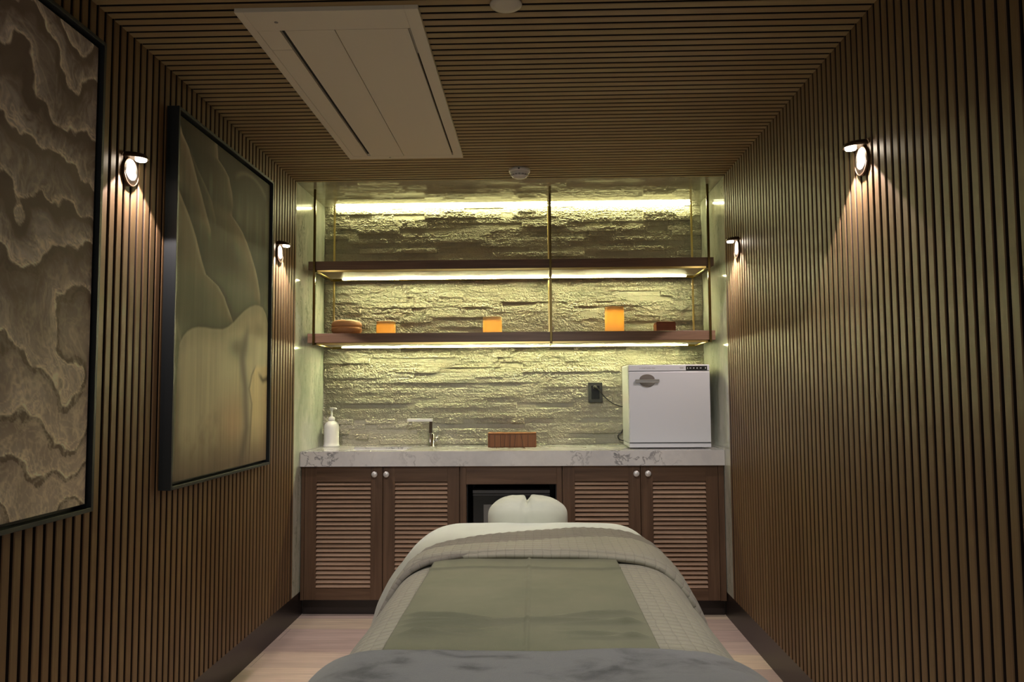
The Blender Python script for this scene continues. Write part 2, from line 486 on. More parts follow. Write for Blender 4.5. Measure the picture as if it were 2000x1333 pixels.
# ================================================================== SETTING
# slatted walls and ceiling (slats of one panelled surface stay one mesh)
SB = 0.10                                           # skirting height the slats stop at
BASE_H = 0.135
def shade_edges(o):                                  # slats are veneered in front, their sides coloured dark to stand for shade
    o.data.materials.append(M['slat_side_shade'])
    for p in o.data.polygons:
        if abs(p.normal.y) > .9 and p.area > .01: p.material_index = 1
def wall_slats(name, xf, s):
    b = MB(); hw = .0150; r = .0022
    n = int((-YREAR) / PITCH) + 1
    for k in range(n):
        yc = -.0235 - PITCH / 2 - k * PITCH
        if yc - hw < YREAR: break
        poly = [(xf - s * .020, yc - hw), (xf - s * r, yc - hw), (xf, yc - hw + r), (xf, yc + hw - r), (xf - s * r, yc + hw), (xf - s * .020, yc + hw)]
        b.prism(poly, 2, BASE_H, H + .02)
    b.box(min(xf - s * .020, xf), max(xf - s * .020, xf), -.0185, 0.004, BASE_H, H + .02)
    o = b.build(name, M['slat_wall'])
    shade_edges(o)
    struct(o)
    back = MB().box(min(xf - s * .021, xf - s * .12), max(xf - s * .021, xf - s * .12), YREAR - .1, .004, 0, H + .12)
    bo = back.build('wall_backing', M['felt'], o)
    return o
wl = wall_slats('wall_left', XL, -1 * -1)           # slats grow away from the room
wr = wall_slats('wall_right', XR, -1)

b = MB(); hw = .0150; r = .0022
for k in range(int(-YREAR / PITCH)):
    yc = -.0235 - PITCH / 2 - k * PITCH
    if yc - hw < YREAR: break
    b.prism([(yc - hw, H + .019), (yc - hw, H + r), (yc - hw + r, H), (yc + hw - r, H), (yc + hw, H + r), (yc + hw, H + .019)], 0, XL + .0005, XR - .0005)
b.box(XL + .0005, XR - .0005, -.0185, .004, H, H + .019)
ce = struct(b.build('ceiling', M['slat_ceil']))
shade_edges(ce)
MB().box(XL - .12, XR + .12, YREAR - .1, .004, H + .0205, H + .12).build('ceiling_backing', M['felt'], ce)

struct(MB().box(XL - .12, XR + .12, YREAR - .1, ND + .15, -.08, 0).build('floor', M['floor']))
# wall behind the camera with an open doorway, and the corridor floor beyond it
DX0, DX1, DZ = -1.12, -.10, 2.08
rw = MB().box(XL - .12, DX0, YREAR - .1, YREAR, 0, H).box(DX1, XR + .12, YREAR - .1, YREAR, 0, H).box(DX0, DX1, YREAR - .1, YREAR, DZ, H)
struct(rw.build('wall_rear', plain('dark_wall', (.12, .09, .06), .7)))
# skirting
for s, x, nm in ((1, XL, 'baseboard_left'), (-1, XR, 'baseboard_right')):
    x0, x1 = (x - .02, x - .002) if s > 0 else (x + .002, x + .02)
    struct(MB().box(x0, x1, YREAR, .20, 0, BASE_H).build(nm, M['base'], bevel=.001))
# niche: polished stone sides and soffit
struct(MB().box(XL - .12, XL - .001, .0045, ND + .12, BASE_H, H + .02).build('wall_niche_left', M['marble_side']))
struct(MB().box(XR + .001, XR + .12, .0045, ND + .12, BASE_H, H + .02).build('wall_niche_right', M['marble_side']))
struct(MB().box(XL, XR, .0045, ND + .12, H, H + .10).build('ceiling_niche', M['marble_ceil']))
struct(MB().box(XL - .12, XR + .12, ND + .03, ND + .15, 0, H + .1).build('wall_rear_core', M['felt']))

# split-face stone cladding: courses of stones with real relief
def stone_wall():
    rh = .0312; z0 = .885; nrow = int(math.ceil((H - z0) / rh))
    xs = np.linspace(XL, XR, 760)
    rnd = random.Random(11)
    rows = []; zz = []
    per = 10
    for rI in range(nrow):
        # stones along this course
        x = XL - rnd.uniform(0, .2); edges = []
        prot = np.zeros_like(xs); amp = np.zeros_like(xs); sd = np.zeros_like(xs); edge = np.ones_like(xs)
        while x < XR:
            w = rnd.choice([.07, .11, .16, .22, .28, .36]) * rnd.uniform(.85, 1.2)
            m = (xs >= x) & (xs < x + w)
            flat = rnd.random() < .12
            prot[m] = rnd.uniform(.001, .005) if flat else (rnd.uniform(.004, .012) if rnd.random() < .75 else rnd.uniform(.012, .021))
            amp[m] = rnd.uniform(.0012, .003) if flat else rnd.uniform(.0055, .0105)
            sd[m] = rnd.uniform(0, 100)
            dd = np.minimum(xs - x, x + w - xs)
            edge[m] = np.clip(dd[m] / .004, 0, 1)
            x += w
        for j in range(per + 1):
            f = j / per
            z = z0 + rI * rh + (.0004 if j == 0 else (rh - .0004 if j == per else f * rh))
            zf = np.full_like(xs, z)
            n1 = fbm(xs * 26 + sd, zf * 62 + sd * .3, 3, 3, .55)
            n2 = fbm(xs * 85 + sd, zf * 150, 3, 19, .7)
            n3 = vnoise(xs * 240 + sd, zf * 330, 29)
            ridge = 1 - np.abs(2 * n1 - 1)
            e = .62 + .38 * min(1, 5 * min(f, 1 - f) + .1)
            h = prot + amp * (ridge * .55 + (n2 - .5) * 1.35 + (n3 - .5) * .6 - .15) * e
            h = h * (.80 + .20 * edge) - (.0008 if j in (0, per) else 0)
            rows.append(np.clip(h, 0, .032)); zz.append(z)
    Hh = np.array(rows); Z = np.array(zz)
    P = np.zeros((len(Z), len(xs), 3))
    P[..., 0] = xs[None]; P[..., 1] = ND - Hh; P[..., 2] = np.minimum(Z, H - .0005)[:, None]
    o = grid_obj('wall_back', P, M['stone'], smooth=False, flip=True)
    return struct(o)
stone_wall()

# ================================================================== PICTURES
def paint_canvas(name, parent, x, y0, y1, z0, z1, fn, ny=260, nz=350):
    ys = np.linspace(y0, y1, ny); zs = np.linspace(z0, z1, nz)
    Y, Z = np.meshgrid(ys, zs)
    P = np.stack([np.full_like(Y, x), Y, Z], -1)
    o = grid_obj(name, P, M['paint'], parent, flip=True)
    U = (Y - y0) / (y1 - y0); V = (Z - z0) / (z1 - z0)
    C = np.clip(fn(U, V), 0, 1)
    ca = o.data.color_attributes.new('paint', 'FLOAT_COLOR', 'POINT')
    A = np.ones((ny * nz, 4), np.float32); A[:, :3] = C.reshape(-1, 3)
    ca.data.foreach_set('color', A.ravel())
    return o

def col(a): return np.array(a, float)[None, None]
def lerp(a, b, t): return a * (1 - t[..., None]) + b * t[..., None]

def waves(U, V):
    """sea foam lines seen from above: cream lace over brown water"""
    wx = fbm(U * 3.2, V * 4.4, 4, 5) - .5; wy = fbm(U * 3.4 + 9, V * 4.4 + 4, 4, 6) - .5
    f = V * 8.2 - U * .9 + wx * 3.2 + .35 * np.sin(U * 11 + wy * 6) + (fbm(U * 16, V * 20, 3, 61) - .5) * .55
    k = np.floor(f); t = f - k
    amp = .40 + .60 * vnoise(k * 1.7, k * 0 + 3.3, 4)
    along = U * 2.2 + V * .8 + wy * 1.6
    strand = fbm(along * 34 + wx * 8, f * 3.0, 4, 41, .6)              # wash trailing back from each line
    strand2 = fbm(along * 90 + wx * 14, f * 5.0 + 7, 3, 45, .6)
    fray = fbm(U * 14 + wx * 9, V * 19, 4, 11)
    lace = 1 - np.abs(2 * fbm(U * 20 + wy * 7, V * 26 + wx * 7, 4, 21, .55) - 1)
    lace2 = 1 - np.abs(2 * fbm(U * 46 + wy * 9, V * 58 + wx * 9, 3, 31, .6) - 1)
    z = np.zeros(U.shape + (3,))
    dark = col((.060, .038, .028)) + z; deep = col((.105, .075, .052)) + z
    mid = col((.30, .225, .175)) + z; cream = col((.66, .53, .37)) + z; grey = col((.40, .345, .30)) + z
    # each wave: foam line at t=0, pale strands fading upward, then dark smooth water
    wash = np.clip(1 - t * 1.35, 0, 1) ** .9 * amp
    c = lerp(dark, deep, fray)
    c = lerp(c, grey, np.clip(wash * (strand * 1.9 - .35), 0, 1))
    c = lerp(c, mid, np.clip(wash * (strand2 - .35) * 1.5, 0, 1))
    low = sstep(.60, .10, V) * sstep(.35, .85, U)
    c = lerp(c, mid * 1.1, np.clip(low * (.35 + .6 * fray), 0, 1) * (t < .8))
    c = lerp(c, cream * .8, np.clip((lace - .86) * 7, 0, 1) * np.clip(wash * 1.1 + low * .5, 0, 1) * .7)
    c = lerp(c, cream * .8, np.clip((lace2 - .84) * 6, 0, 1) * np.clip(wash * .5 + low * .7, 0, 1) * .5)
    ln = np.zeros_like(U)
    for o, w, a in ((0, .020, 1.0), (.055, .010, .65), (.10, .009, .45), (-.03, .008, .5)):
        d = np.abs(((t - o - .05 * (fbm(U * 26 + k * 5 + o * 40, V * 26, 3, 71) - .5) + .5) % 1) - .5)
        ln = np.maximum(ln, a * np.exp(-(d / w) ** 2))
    c = lerp(c, cream, np.clip(ln * (.35 + 1.1 * fray), 0, 1) * .85)
    return np.clip(c, 0, 1) ** .88 * col((1.85, 1.95, 2.2))

def cr(pts, n=240):
    """curve through (u,v) points, returned as v->u lookup sorted by v"""
    p = np.array(pts, float); p = p[np.argsort(p[:, 1])]
    return lambda v: np.interp(v, p[:, 1], p[:, 0])

def folds(U, V):
    """soft skin-toned folds and a rounded form, brushed vertically"""
    br = fbm(U * 70, V * 3.4, 4, 8); br2 = fbm(U * 24, V * 2.2, 4, 18); bl = fbm(U * 3.2, V * 3.2, 4, 28)
    z = np.zeros(U.shape + (3,))
    K = lambda *c: col(c) + z
    g2 = lambda x, y, a, b: np.exp(-(((U - x) / a) ** 2 + ((V - y) / b) ** 2))
    c = lerp(K(.15, .115, .068), K(.105, .075, .045), sstep(.75, 1.0, V))
    c = lerp(c, K(.33, .31, .19), np.clip((br2 - .38) * 2.4, 0, 1) * (sstep(.62, .74, V) * sstep(.93, .82, V) * .9))
    c = lerp(c, K(.26, .245, .155), sstep(.66, .54, V) * .8)
    c = lerp(c, K(.055, .042, .028), g2(.93, .70, .13, .085) * .95)
    c = lerp(c, K(.36, .28, .18), np.clip(np.exp(-((np.hypot((U - .75) / .19, (V - .925) / .055) - 1) / .13) ** 2) * sstep(.925, .955, V), 0, 1) * .5)
    def fold(c, pts, wl, wr, skin, la, da, edge=.6, dk=(.050, .037, .023), lim=None):
        f = cr(pts); lo = min(p[1] for p in pts); hi = max(p[1] for p in pts)
        d = f(V) - U + (br2 - .5) * .006
        m = sstep(lo - .035, lo + .03, V) * sstep(hi + .03, hi - .02, V)
        if lim is not None: m = m * (U > lim - .0)
        c = lerp(c, K(*dk), np.where(d < 0, np.exp(d / wr), 0) * m * da)
        c = lerp(c, K(*skin), np.where(d >= 0, np.exp(-(np.abs(d) / wl) ** 1.3), 0) * m * la)
        return lerp(c, K(.58, .47, .29), np.exp(-(np.where(d >= 0, d / .022, d / .005)) ** 2) * m * edge)
    c = fold(c, [(.35, 1.0), (.362, .956), (.427, .942), (.479, .923), (.516, .88), (.53, .845)], .10, .10, (.30, .235, .145), .7, .55, .45)
    c = fold(c, [(.115, .915), (.172, .882), (.247, .848), (.309, .813), (.350, .765)], .09, .05, (.25, .19, .115), .75, .5, .35)
    c = fold(c, [(.0, .985), (.027, .955), (.087, .926), (.145, .872), (.205, .817), (.275, .751), (.30, .725)], .13, .075, (.36, .275, .17), .85, .85, .5)
    c = fold(c, [(.521, .806), (.585, .79), (.648, .771), (.70, .745), (.748, .716), (.81, .671), (.85, .63), (.878, .586), (.885, .555)], .24, .12, (.31, .235, .14), .85, .8, .6)
    c = lerp(c, K(.10, .070, .042), g2(.50, .665, .17, .055) * .75)
    c = lerp(c, K(.24, .23, .145), g2(.62, .56, .22, .05) * .7)
    c = fold(c, [(.0, .80), (.026, .782), (.101, .735), (.158, .691), (.218, .628), (.263, .588), (.325, .577), (.387, .565), (.453, .537), (.489, .511), (.551, .468)], .25, .085, (.33, .265, .16), .95, .8, .6)
    c = lerp(c, K(.20, .185, .115), g2(.20, .50, .22, .07) * .65)
    c = lerp(c, K(.36, .31, .20), np.exp(-((U - .02 - (.43 - V) * .6) / .012) ** 2) * sstep(.36, .39, V) * sstep(.46, .42, V) * .5)
    # rounded pale form
    top = np.interp(U, [0, .018, .030, .047, .075, .109, .150, .202, .270, .334, .443, .50, .559, .62, .684, .75, .818, .87, .922, .967, 1.0],
                    [-.1, .05, .30, .374, .396, .411, .422, .429, .432, .432, .437, .448, .466, .490, .513, .531, .543, .546, .543, .524, .49])
    inn = sstep(-.003, .005, top - V)
    dep = np.clip((top - V) / .06, 0, 1)
    c = lerp(c, K(.060, .045, .028), (1 - inn) * np.exp(-np.clip(V - top, 0, 1) / .02) * .5 * (U > .06))
    t = lerp(K(.50, .42, .26), K(.42, .34, .215), np.clip((br2 - .35) * 1.8, 0, 1) * .8)
    t = lerp(t, K(.58, .50, .31), g2(.52, .30, .15, .10) * .75)
    t = lerp(t, K(.50, .345, .205), g2(.58, .14, .17, .10) * .8)
    t = lerp(t, K(.22, .185, .125), g2(.62, .385, .11, .035) * .8)                     # hollow below the shoulder
    shx = np.interp(V, [.0, .074, .124, .202, .252, .303, .353, .417, .459], [.66, .711, .735, .72, .715, .69, .672, .705, .735])
    t = lerp(t, K(.20, .165, .125), np.exp(-((U - shx) / .040) ** 2) * sstep(.50, .40, V) * .78)
    armx = np.interp(V, [0, .12, .2, .252, .30, .33], [.775, .79, .80, .765, .795, .84])
    arm = sstep(-.004, .012, U - armx) * sstep(.345, .318, V)
    t = lerp(t, lerp(K(.60, .47, .265), K(.50, .36, .20), sstep(.85, 1.0, U)), arm * .9)
    t = lerp(t, K(.16, .11, .07), np.exp(-((U - armx + .004) / .010) ** 2) * sstep(.345, .31, V) * .5)
    nv = np.interp(U, [.86, .90, .94, 1.0], [.312, .296, .283, .290])
    t = lerp(t, K(.09, .060, .038), np.exp(-((V - nv) / .010) ** 2) * sstep(.85, .93, U) * .8)
    t = lerp(t, K(.56, .48, .30), g2(.90, .42, .05, .07) * .6)
    t = lerp(t, K(.23, .165, .11), g2(.88, .46, .06, .03) * .4)
    mott = np.clip((fbm(U * 9, V * 9, 4, 90) - .48) * 4, 0, 1) * sstep(.26, .12, V) * sstep(.62, .3, U)
    t = lerp(t, K(.29, .215, .14), mott * .6)
    t = lerp(t, K(.20, .140, .095), sstep(.16, -.01, V) * .85)
    t = lerp(t, K(.20, .155, .10), sstep(.10, .01, U) * sstep(.42, .2, V) * .65)
    t = lerp(t, K(.60, .50, .31), np.exp(-(np.clip(top - V, 0, 1) / .010) ** 2) * .35)
    t = t * (.80 + .20 * dep[..., None])
    c = lerp(c, t, inn)
    c = np.clip(c, 0, 1) ** 1.38 * col((1.42, 1.62, 2.3))
    return c * (.84 + .32 * br[..., None])

def framed_picture(label, y0, y1, z0, z1, t, fn):
    th = thing('framed_picture', label, 'picture', (XL, (y0 + y1) / 2, z0))
    fw, gap = .012, .012
    f = MB()
    x0, x1 = XL + .0005, XL + t
    f.box(x0, x1, y0, y0 + fw, z0, z1).box(x0, x1, y1 - fw, y1, z0, z1)
    f.box(x0, x1, y0 + fw, y1 - fw, z0, z0 + fw).box(x0, x1, y0 + fw, y1 - fw, z1 - fw, z1)
    fo = f.build('frame', M['frame'], th, bevel=.0008, seg=1)
    MB().box(x0, x0 + .008, y0 + fw, y1 - fw, z0 + fw, z1 - fw).build('back_board', M['black'], th)
    i = fw + gap
    cv = paint_canvas('canvas', th, XL + t - .012, y0 + i, y1 - i, z0 + i, z1 - i, fn)
    MB().box(x0 + .008, XL + t - .0125, y0 + i, y1 - i, z0 + i, z1 - i).build('stretcher_edge', M['black'], th)
    return th
framed_picture('large black framed picture of brown sea foam waves at the left edge', -2.985, -1.975, .895, 2.275, .040, waves)
framed_picture('black framed picture of pale draped body folds between two wall lamps', -1.512, -.500, .895, 2.262, .045, folds)

# ================================================================== WALL LAMPS
def make_lamp(y, s, x, label):
    """s: +1 on the left wall (points into the room at +x)"""
    th = thing('wall_lamp', label, 'wall lamp', (x, y, 1.95), 'small downward wall lamps on the slatted walls')
    MB().lathe([(.0, 0.0005 * s), (.044, .0005 * s), (.047, .002 * s), (.047, .008 * s), (.043, .010 * s), (.043, .006 * s), (0, .006 * s)], x, y, 1.948, 40, 0).build('backplate_ring', M['bronze'], th)
    MB().lathe([(0, .0065 * s), (.0425, .0065 * s), (.0425, .0075 * s), (0, .0075 * s)], x, y, 1.948, 40, 0).build('reflector', M['sconce_in'], th)
    # half-round hood: half disc in plan, domed on top
    n = 28; vs = []; fs = []
    R0, zc = .042, 1.990
    prof = [(1.0, 0.0), (1.0, .005), (.93, .012), (.75, .018), (.45, .022), (0.0, .024)]
    for rr, h in prof:
        for k in range(n + 1):
            a = math.pi * k / n
            vs.append((x + s * (.0005 + math.sin(a) * rr * .060), y + math.cos(a) * rr * R0, zc + h))
    m = n + 1
    for j in range(len(prof) - 1):
        for k in range(n): fs.append((j * m + k, j * m + k + 1, (j + 1) * m + k + 1, (j + 1) * m + k))
    fs.append(tuple(range(m)))                      # underside
    hd = MB(); hd.add(vs, fs); ho = hd.build('hood', M['bronze'], th)
    MB().lathe([(0, -.007), (.014, -.007), (.017, -.004), (.017, .001), (0, .001)], x + s * .038, y, zc, 24).build('lamp_head', M['lens'], ho)
    sp = spot('lamp_bulb', (x + s * .037, y, 1.978), (x + s * .026, y, 1.0), 21.0, WARM, 103, .12, .006)
    return th
make_lamp(-1.757, 1, XL, 'wall lamp on left wall between the two framed pictures')
make_lamp(-.283, 1, XL, 'wall lamp on left wall between the body picture and the stone niche')
make_lamp(-1.765, -1, XR, 'wall lamp on right wall, the nearer and larger of that wall')
make_lamp(-.258, -1, XR, 'wall lamp on right wall, the farther one beside the stone niche')

# ================================================================== CEILING FITTINGS
def air_con():
    X0, X1, Y0, Y1 = -.905, -.343, -1.930, -.442
    zb, zt = H - .014, H + .002
    th = thing('air_conditioner', 'white flat ceiling air conditioner panel with a black air slot', 'air conditioner', ((X0 + X1) / 2, (Y0 + Y1) / 2, H))
    ix0, ix1, iy0, iy1 = -.878, -.392, -1.808, -.494
    f = MB().box(X0, ix0, Y0, Y1, zb, zt).box(ix1 + .006, X1, Y0, Y1, zb, zt).box(ix0, ix1 + .006, Y0, iy0, zb, zt).box(ix0, ix1 + .006, iy1, Y1, zb, zt)
    f.build('panel_frame', M['ac_white'], th, bevel=.0015)
    MB().box(ix0, ix1 + .006, iy0, iy1, zt - .004, zt).build('recess', M['dark'], th)
    g = .0016
    MB().box(ix0 + g, -.806, iy0 + g, -1.668 - g, zb + .001, zt - .004).build('sensor_cover', M['ac_white'], th)
    MB().box(ix0 + g, -.806, -1.668 + g, iy1 - g, zb + .001, zt - .004).build('side_strip', M['ac_white'], th)
    MB().box(-.789, -.628 - g, iy0 + g, iy1 - .002, zb, zt - .004).build('intake_flap', M['ac_white'], th)
    MB().box(-.628 + g, -.394, iy0 + g, iy1 - g, zb, zt - .004).build('intake_flap', M['ac_white'], th)
    MB().box(-.393, ix1 + .0058, -1.80, -1.62, zb + .0035, zt - .004).build('slot_insert', M['grey_pl'], th)
    MB().lathe([(.0, zb - .0012), (.006, zb - .001), (.006, zb + .001)], -.797, -1.865, 0, 16).build('screw_cap', M['grey_pl'], th)
    MB().lathe([(.0, zb - .0012), (.005, zb - .001), (.005, zb + .001)], -.70, -.468, 0, 16).build('screw_cap', M['grey_pl'], th)
air_con()

th = thing('smoke_detector', 'white round smoke detector on the slatted ceiling near the niche', 'smoke detector', (-.070, -.185, H))
cx, cy = -.070, -.185
MB().lathe([(.056, 0), (.056, -.012), (.054, -.018), (0, -.018)], cx, cy, H, 40).build('base', M['white_pl'], th)
MB().lathe([(.050, -.018), (.047, -.030), (.038, -.041), (.030, -.046), (.0, -.046)], cx, cy, H, 40).build('head', M['white_pl'], th)
vt = MB()
for k in range(16):
    a = 2 * math.pi * k / 16; ca, sa = math.cos(a), math.sin(a)
    p0 = (cx + ca * .0455, cy + sa * .0455); d = .0072
    for zz in (-.0335, -.0375):
        rr = .0455 if zz > -.035 else .0425
        vt.add([(cx + ca * rr - sa * d, cy + sa * rr + ca * d, H + zz), (cx + ca * rr + sa * d, cy + sa * rr - ca * d, H + zz),
                (cx + ca * (rr + .0012) + sa * d, cy + sa * (rr + .0012) - ca * d, H + zz + .002), (cx + ca * (rr + .0012) - sa * d, cy + sa * (rr + .0012) + ca * d, H + zz + .002)], [(0, 1, 2, 3)])
vt.build('vent', M['dark'], th)
MB().box(cx - .007, cx + .002, cy - .0575, cy - .054, H - .013, H - .007).build('indicator', M['dark'], th)
th = thing('sprinkler_cover', 'plain white round cover plate on ceiling at the top edge', 'cover plate', (-.077, -1.928, H))
MB().lathe([(.046, 0), (.049, -.004), (.047, -.008), (.030, -.010), (0, -.0105)], -.077, -1.928, H, 48).build('plate', plain('ivory_metal', (.66, .62, .52), .5), th)

# ================================================================== HANGING SHELVES
def shelves():
    th = thing('hanging_shelf', 'two tier walnut shelf hung from the niche ceiling on brass rods', 'shelf', (-.136, .35, 1.51))
    for z0, z1 in ((1.929, 1.984), (1.511, 1.570)):
        b = MB(); x0, x1, y0, y1 = -1.287, 1.014, .165, .545
        b.box(x0, x1, y0, y1, z0 + .006, z1)
        bo = b.build('shelf_board', M['shelf_wood'], th, bevel=.0015)
        MB().box(x0 + .045, x1 - .045, y0 + .03, .485, z0 + .001, z0 + .006).build('soffit_panel', M['cream'], bo)
        f = MB()
        a0, a1 = -1.250, .985
        f.box(a0, a1, .170, .184, z0 - .006, z0 + .006)
        f.box(a0, a0 + .014, .170, .534, z0 - .006, z0 + .006).box(a1 - .014, a1, .170, .534, z0 - .006, z0 + .006)
        f.box(.088, .102, .170, .534, z0 - .004, z0 + .006)
        f.build('brass_frame', M['brass'], bo, bevel=.001)
        MB().box(a0, a1, .522, .534, z0 - .0085, z0 + .006).build('back_bar', M['bar'], bo, bevel=.001)
        p = MB().box(-1.175, .925, .487, .4995, z0 - .0015, z0 + .003).box(-1.175, .925, .4982, .4995, z0 - .0050, z0 - .0015)
        po = p.build('light_strip', M['steel'], bo)
        MB().prism([(.4905, z0 - .0015), (.4935, z0 - .0045), (.4980, z0 - .0045), (.4980, z0 - .0015)], 0, -1.172, .922).build('diodes', M['led_shelf'], bo)
    for x in (-1.250, .095, .985):
        MB().bbox(x - .0065, x + .0065, .152, .165, 1.503, H, .001, 2).build('rod', M['rod'], th)
        xb = x + (.012 if x < -1 else (-.012 if x > .5 else -.002))
        MB().bbox(xb - .0055, xb + .0055, .547, .558, 1.505, H, .001, 2).build('rod', M['brass'], th)
shelves()
th = thing('led_strip', 'glowing linear strip light along the niche ceiling above the stone', 'strip light', (-.136, .55, H))
MB().box(-1.24, .975, .562, .572, H - .004, H).build('channel', M['steel'], th)
MB().box(-1.2385, .9735, .5595, .5745, H - .013, H - .0035).build('diffuser', M['led_ceil'], th)

# ---- on the lower shelf
ZS = 1.570
th = thing('round_box', 'round honey-coloured wooden box with a seam, at shelf left end', 'box', (-1.092, .285, ZS))
cx, cy = -1.092, .285
MB().lathe([(.055, 0), (.074, .004), (.086, .018), (.088, .032), (.0862, .0416), (.0835, .0424), (.0, .0424)], cx, cy, ZS, 48).build('bowl', M['tan'], th)
MB().lathe([(.0, .0430), (.0835, .0430), (.0862, .0436), (.088, .055), (.085, .068), (.075, .079), (.058, .085), (.03, .0865), (0, .0868)], cx, cy, ZS, 48).build('lid', M['tan'], th)
def candle(x, y, r, h, label, lit):
    th = thing('candle', label, 'candle', (x, y, ZS), 'flameless pillar candles on the lower shelf')
    dip = min(.03, h * .3)
    MB().lathe([(r, .0006), (r, h * .5), (r, h - .003), (r * .96, h), (r * .90, h), (r * .86, h - .004), (r * .8, h - dip), (0, h - dip - .003)], x, y, ZS, 48, caps=False).build('wax', M['wax'], th)
    zb = max(h * .45, .02) if h < .1 else h * .55
    MB().lathe([(.0, zb - .012), (.006, zb - .006), (.007, zb), (.004, zb + .008), (0, zb + .012)], x, y, ZS, 16).build('bulb', M['flame'], th)
    MB().lathe([(r * .9, .0004), (r * .9, .0016), (0, .0016)], x, y, ZS, 32).build('base', M['white_pl'], th)
    l = bpy.data.lights.new('candle_glow', 'POINT'); l.energy = lit; l.color = (1.0, .43, .04); l.shadow_soft_size = .012
    o = bpy.data.objects.new('candle_glow', l); COL.objects.link(o); o.location = (x, y, ZS + zb - .002)
candle(-.857, .26, .0545, .072, 'short pale amber candle beside the round box', .22)
candle(-.240, .26, .0545, .094, 'medium glowing candle at the middle of the shelf', .32)
candle(.462, .26, .0545, .146, 'tall glowing orange candle right of the middle rod', .42)
th = thing('wooden_box', 'small plain red-brown wooden box at the right end of shelf', 'box', (.752, .29, ZS))
MB().box(.697, .807, .235, .345, ZS, ZS + .052).build('box_body', M['russet'], th, bevel=.002)
MB().box(.699, .805, .237, .343, ZS + .0525, ZS + .058).build('lid', M['russet'], th, bevel=.002)

# ================================================================== COUNTER AND CABINETS
YC = .122
ZC = .907
def counter():
    th = thing('countertop', 'thick white grey-veined marble worktop across the niche', 'countertop', (-.135, YC, .822))
    x0, x1, y0, y1 = XL + .0005, XR - .0005, YC, ND - .0005
    hx0, hx1, hy0, hy1 = -1.085, -.735, .205, .465
    b = MB()
    xs = [x0, hx0, hx1, x1]; ys = [y0, hy0, hy1, y1]
    for i in range(3):
        for j in range(3):
            if i == 1 and j == 1: continue
            b.add([(xs[i], ys[j], ZC), (xs[i + 1], ys[j], ZC), (xs[i + 1], ys[j + 1], ZC), (xs[i], ys[j + 1], ZC)], [(0, 1, 2, 3)])
            z = .824
            b.add([(xs[i], ys[j], z), (xs[i + 1], ys[j], z), (xs[i + 1], ys[j + 1], z), (xs[i], ys[j + 1], z)], [(3, 2, 1, 0)])
    def wall(p, q): b.add([(*p, .824), (*q, .824), (*q, ZC), (*p, ZC)], [(0, 1, 2, 3)])
    wall((x0, y0), (x1, y0)); wall((x1, y0), (x1, y1)); wall((x1, y1), (x0, y1)); wall((x0, y1), (x0, y0))
    wall((hx0, hy0), (hx0, hy1)); wall((hx0, hy1), (hx1, hy1)); wall((hx1, hy1), (hx1, hy0)); wall((hx1, hy0), (hx0, hy0))
    bm_merge(b); b.build('slab', M['marble_top'], th)
    s = MB()
    i = .004; zt = ZC - .012
    o0, o1, p0, p1 = hx0 + .001, hx1 - .001, hy0 + .001, hy1 - .001
    c = .03; zb = ZC - .13
    ring = lambda d, z: [(o0 + d, p0 + d, z), (o1 - d, p0 + d, z), (o1 - d, p1 - d, z), (o0 + d, p1 - d, z)]
    vs = ring(0, zt) + ring(.012, zt) + ring(.03, zb)
    fs = []
    for a in (0, 4):
        for k in range(4): fs.append((a + k, a + (k + 1) % 4, a + 4 + (k + 1) % 4, a + 4 + k))
    fs.append((8, 9, 10, 11)); s.add(vs, fs)
    st = thing('sink_basin', 'white undermount basin sunk in the worktop left of the tap', 'sink', ((hx0 + hx1) / 2, (hy0 + hy1) / 2, zb))
    s.build('bowl', M['ceramic'], st)
    MB().lathe([(.02, .001), (.02, .003), (.0, .003)], (hx0 + hx1) / 2, .34, zb, 24).build('drain', M['chrome'], st)
def bm_merge(b):
    key = {}; rem = {}; nv = []
    for i, p in enumerate(b.v):
        k = tuple(round(c, 5) for c in p)
        if k not in key: key[k] = len(nv); nv.append(p)
        rem[i] = key[k]
    b.v = nv; b.f = [tuple(rem[i] for i in f) for f in b.f]
counter()

YF = .142                                           # front plane of the doors
struct(MB().box(XL + .0005, XR - .0005, .20, .22, 0, .088).build('trim_1', M['base']))
def door(parent, x0, x1, knob_x):
    z0, z1 = .092, .820
    lx0, lx1 = x0 + .066, x1 - .066
    f = MB()
    f.box(x0, lx0, YF, YF + .022, z0, z1).box(lx1, x1, YF, YF + .022, z0, z1)
    d = f.build('door', M['walnut_v'], parent, bevel=.0012)
    MB().box(lx0, lx1, YF + .0005, YF + .0215, .738, z1).build('top_rail', M['walnut_h'], d)
    MB().box(lx0, lx1, YF + .0005, YF + .0215, z0, .154).build('bottom_rail', M['walnut_h'], d)
    l = MB(); n = 24; zz0, zz1 = .154, .738; p = (zz1 - zz0) / n
    for k in range(n):
        zc = zz0 + (k + .5) * p
        ang = math.radians(34); hl, ht = .0122, .0028
        poly = []
        for a, c in ((-hl, -ht), (hl, -ht), (hl, ht), (-hl, ht)):   # slat section: low in front
            poly.append((YF + .012 + a * math.cos(ang) - c * math.sin(ang), zc + a * math.sin(ang) + c * math.cos(ang)))
        l.prism(poly, 0, lx0, lx1)
    l.build('louver_panel', M['walnut_louver'], d)
    kb = MB().lathe([(.007, 0), (.007, -.009), (.0155, -.011), (.0165, -.018), (.0155, -.022), (.0, -.0225)], knob_x, YF, .780, 24, 1)
    kb.build('knob', M['knob'], d)

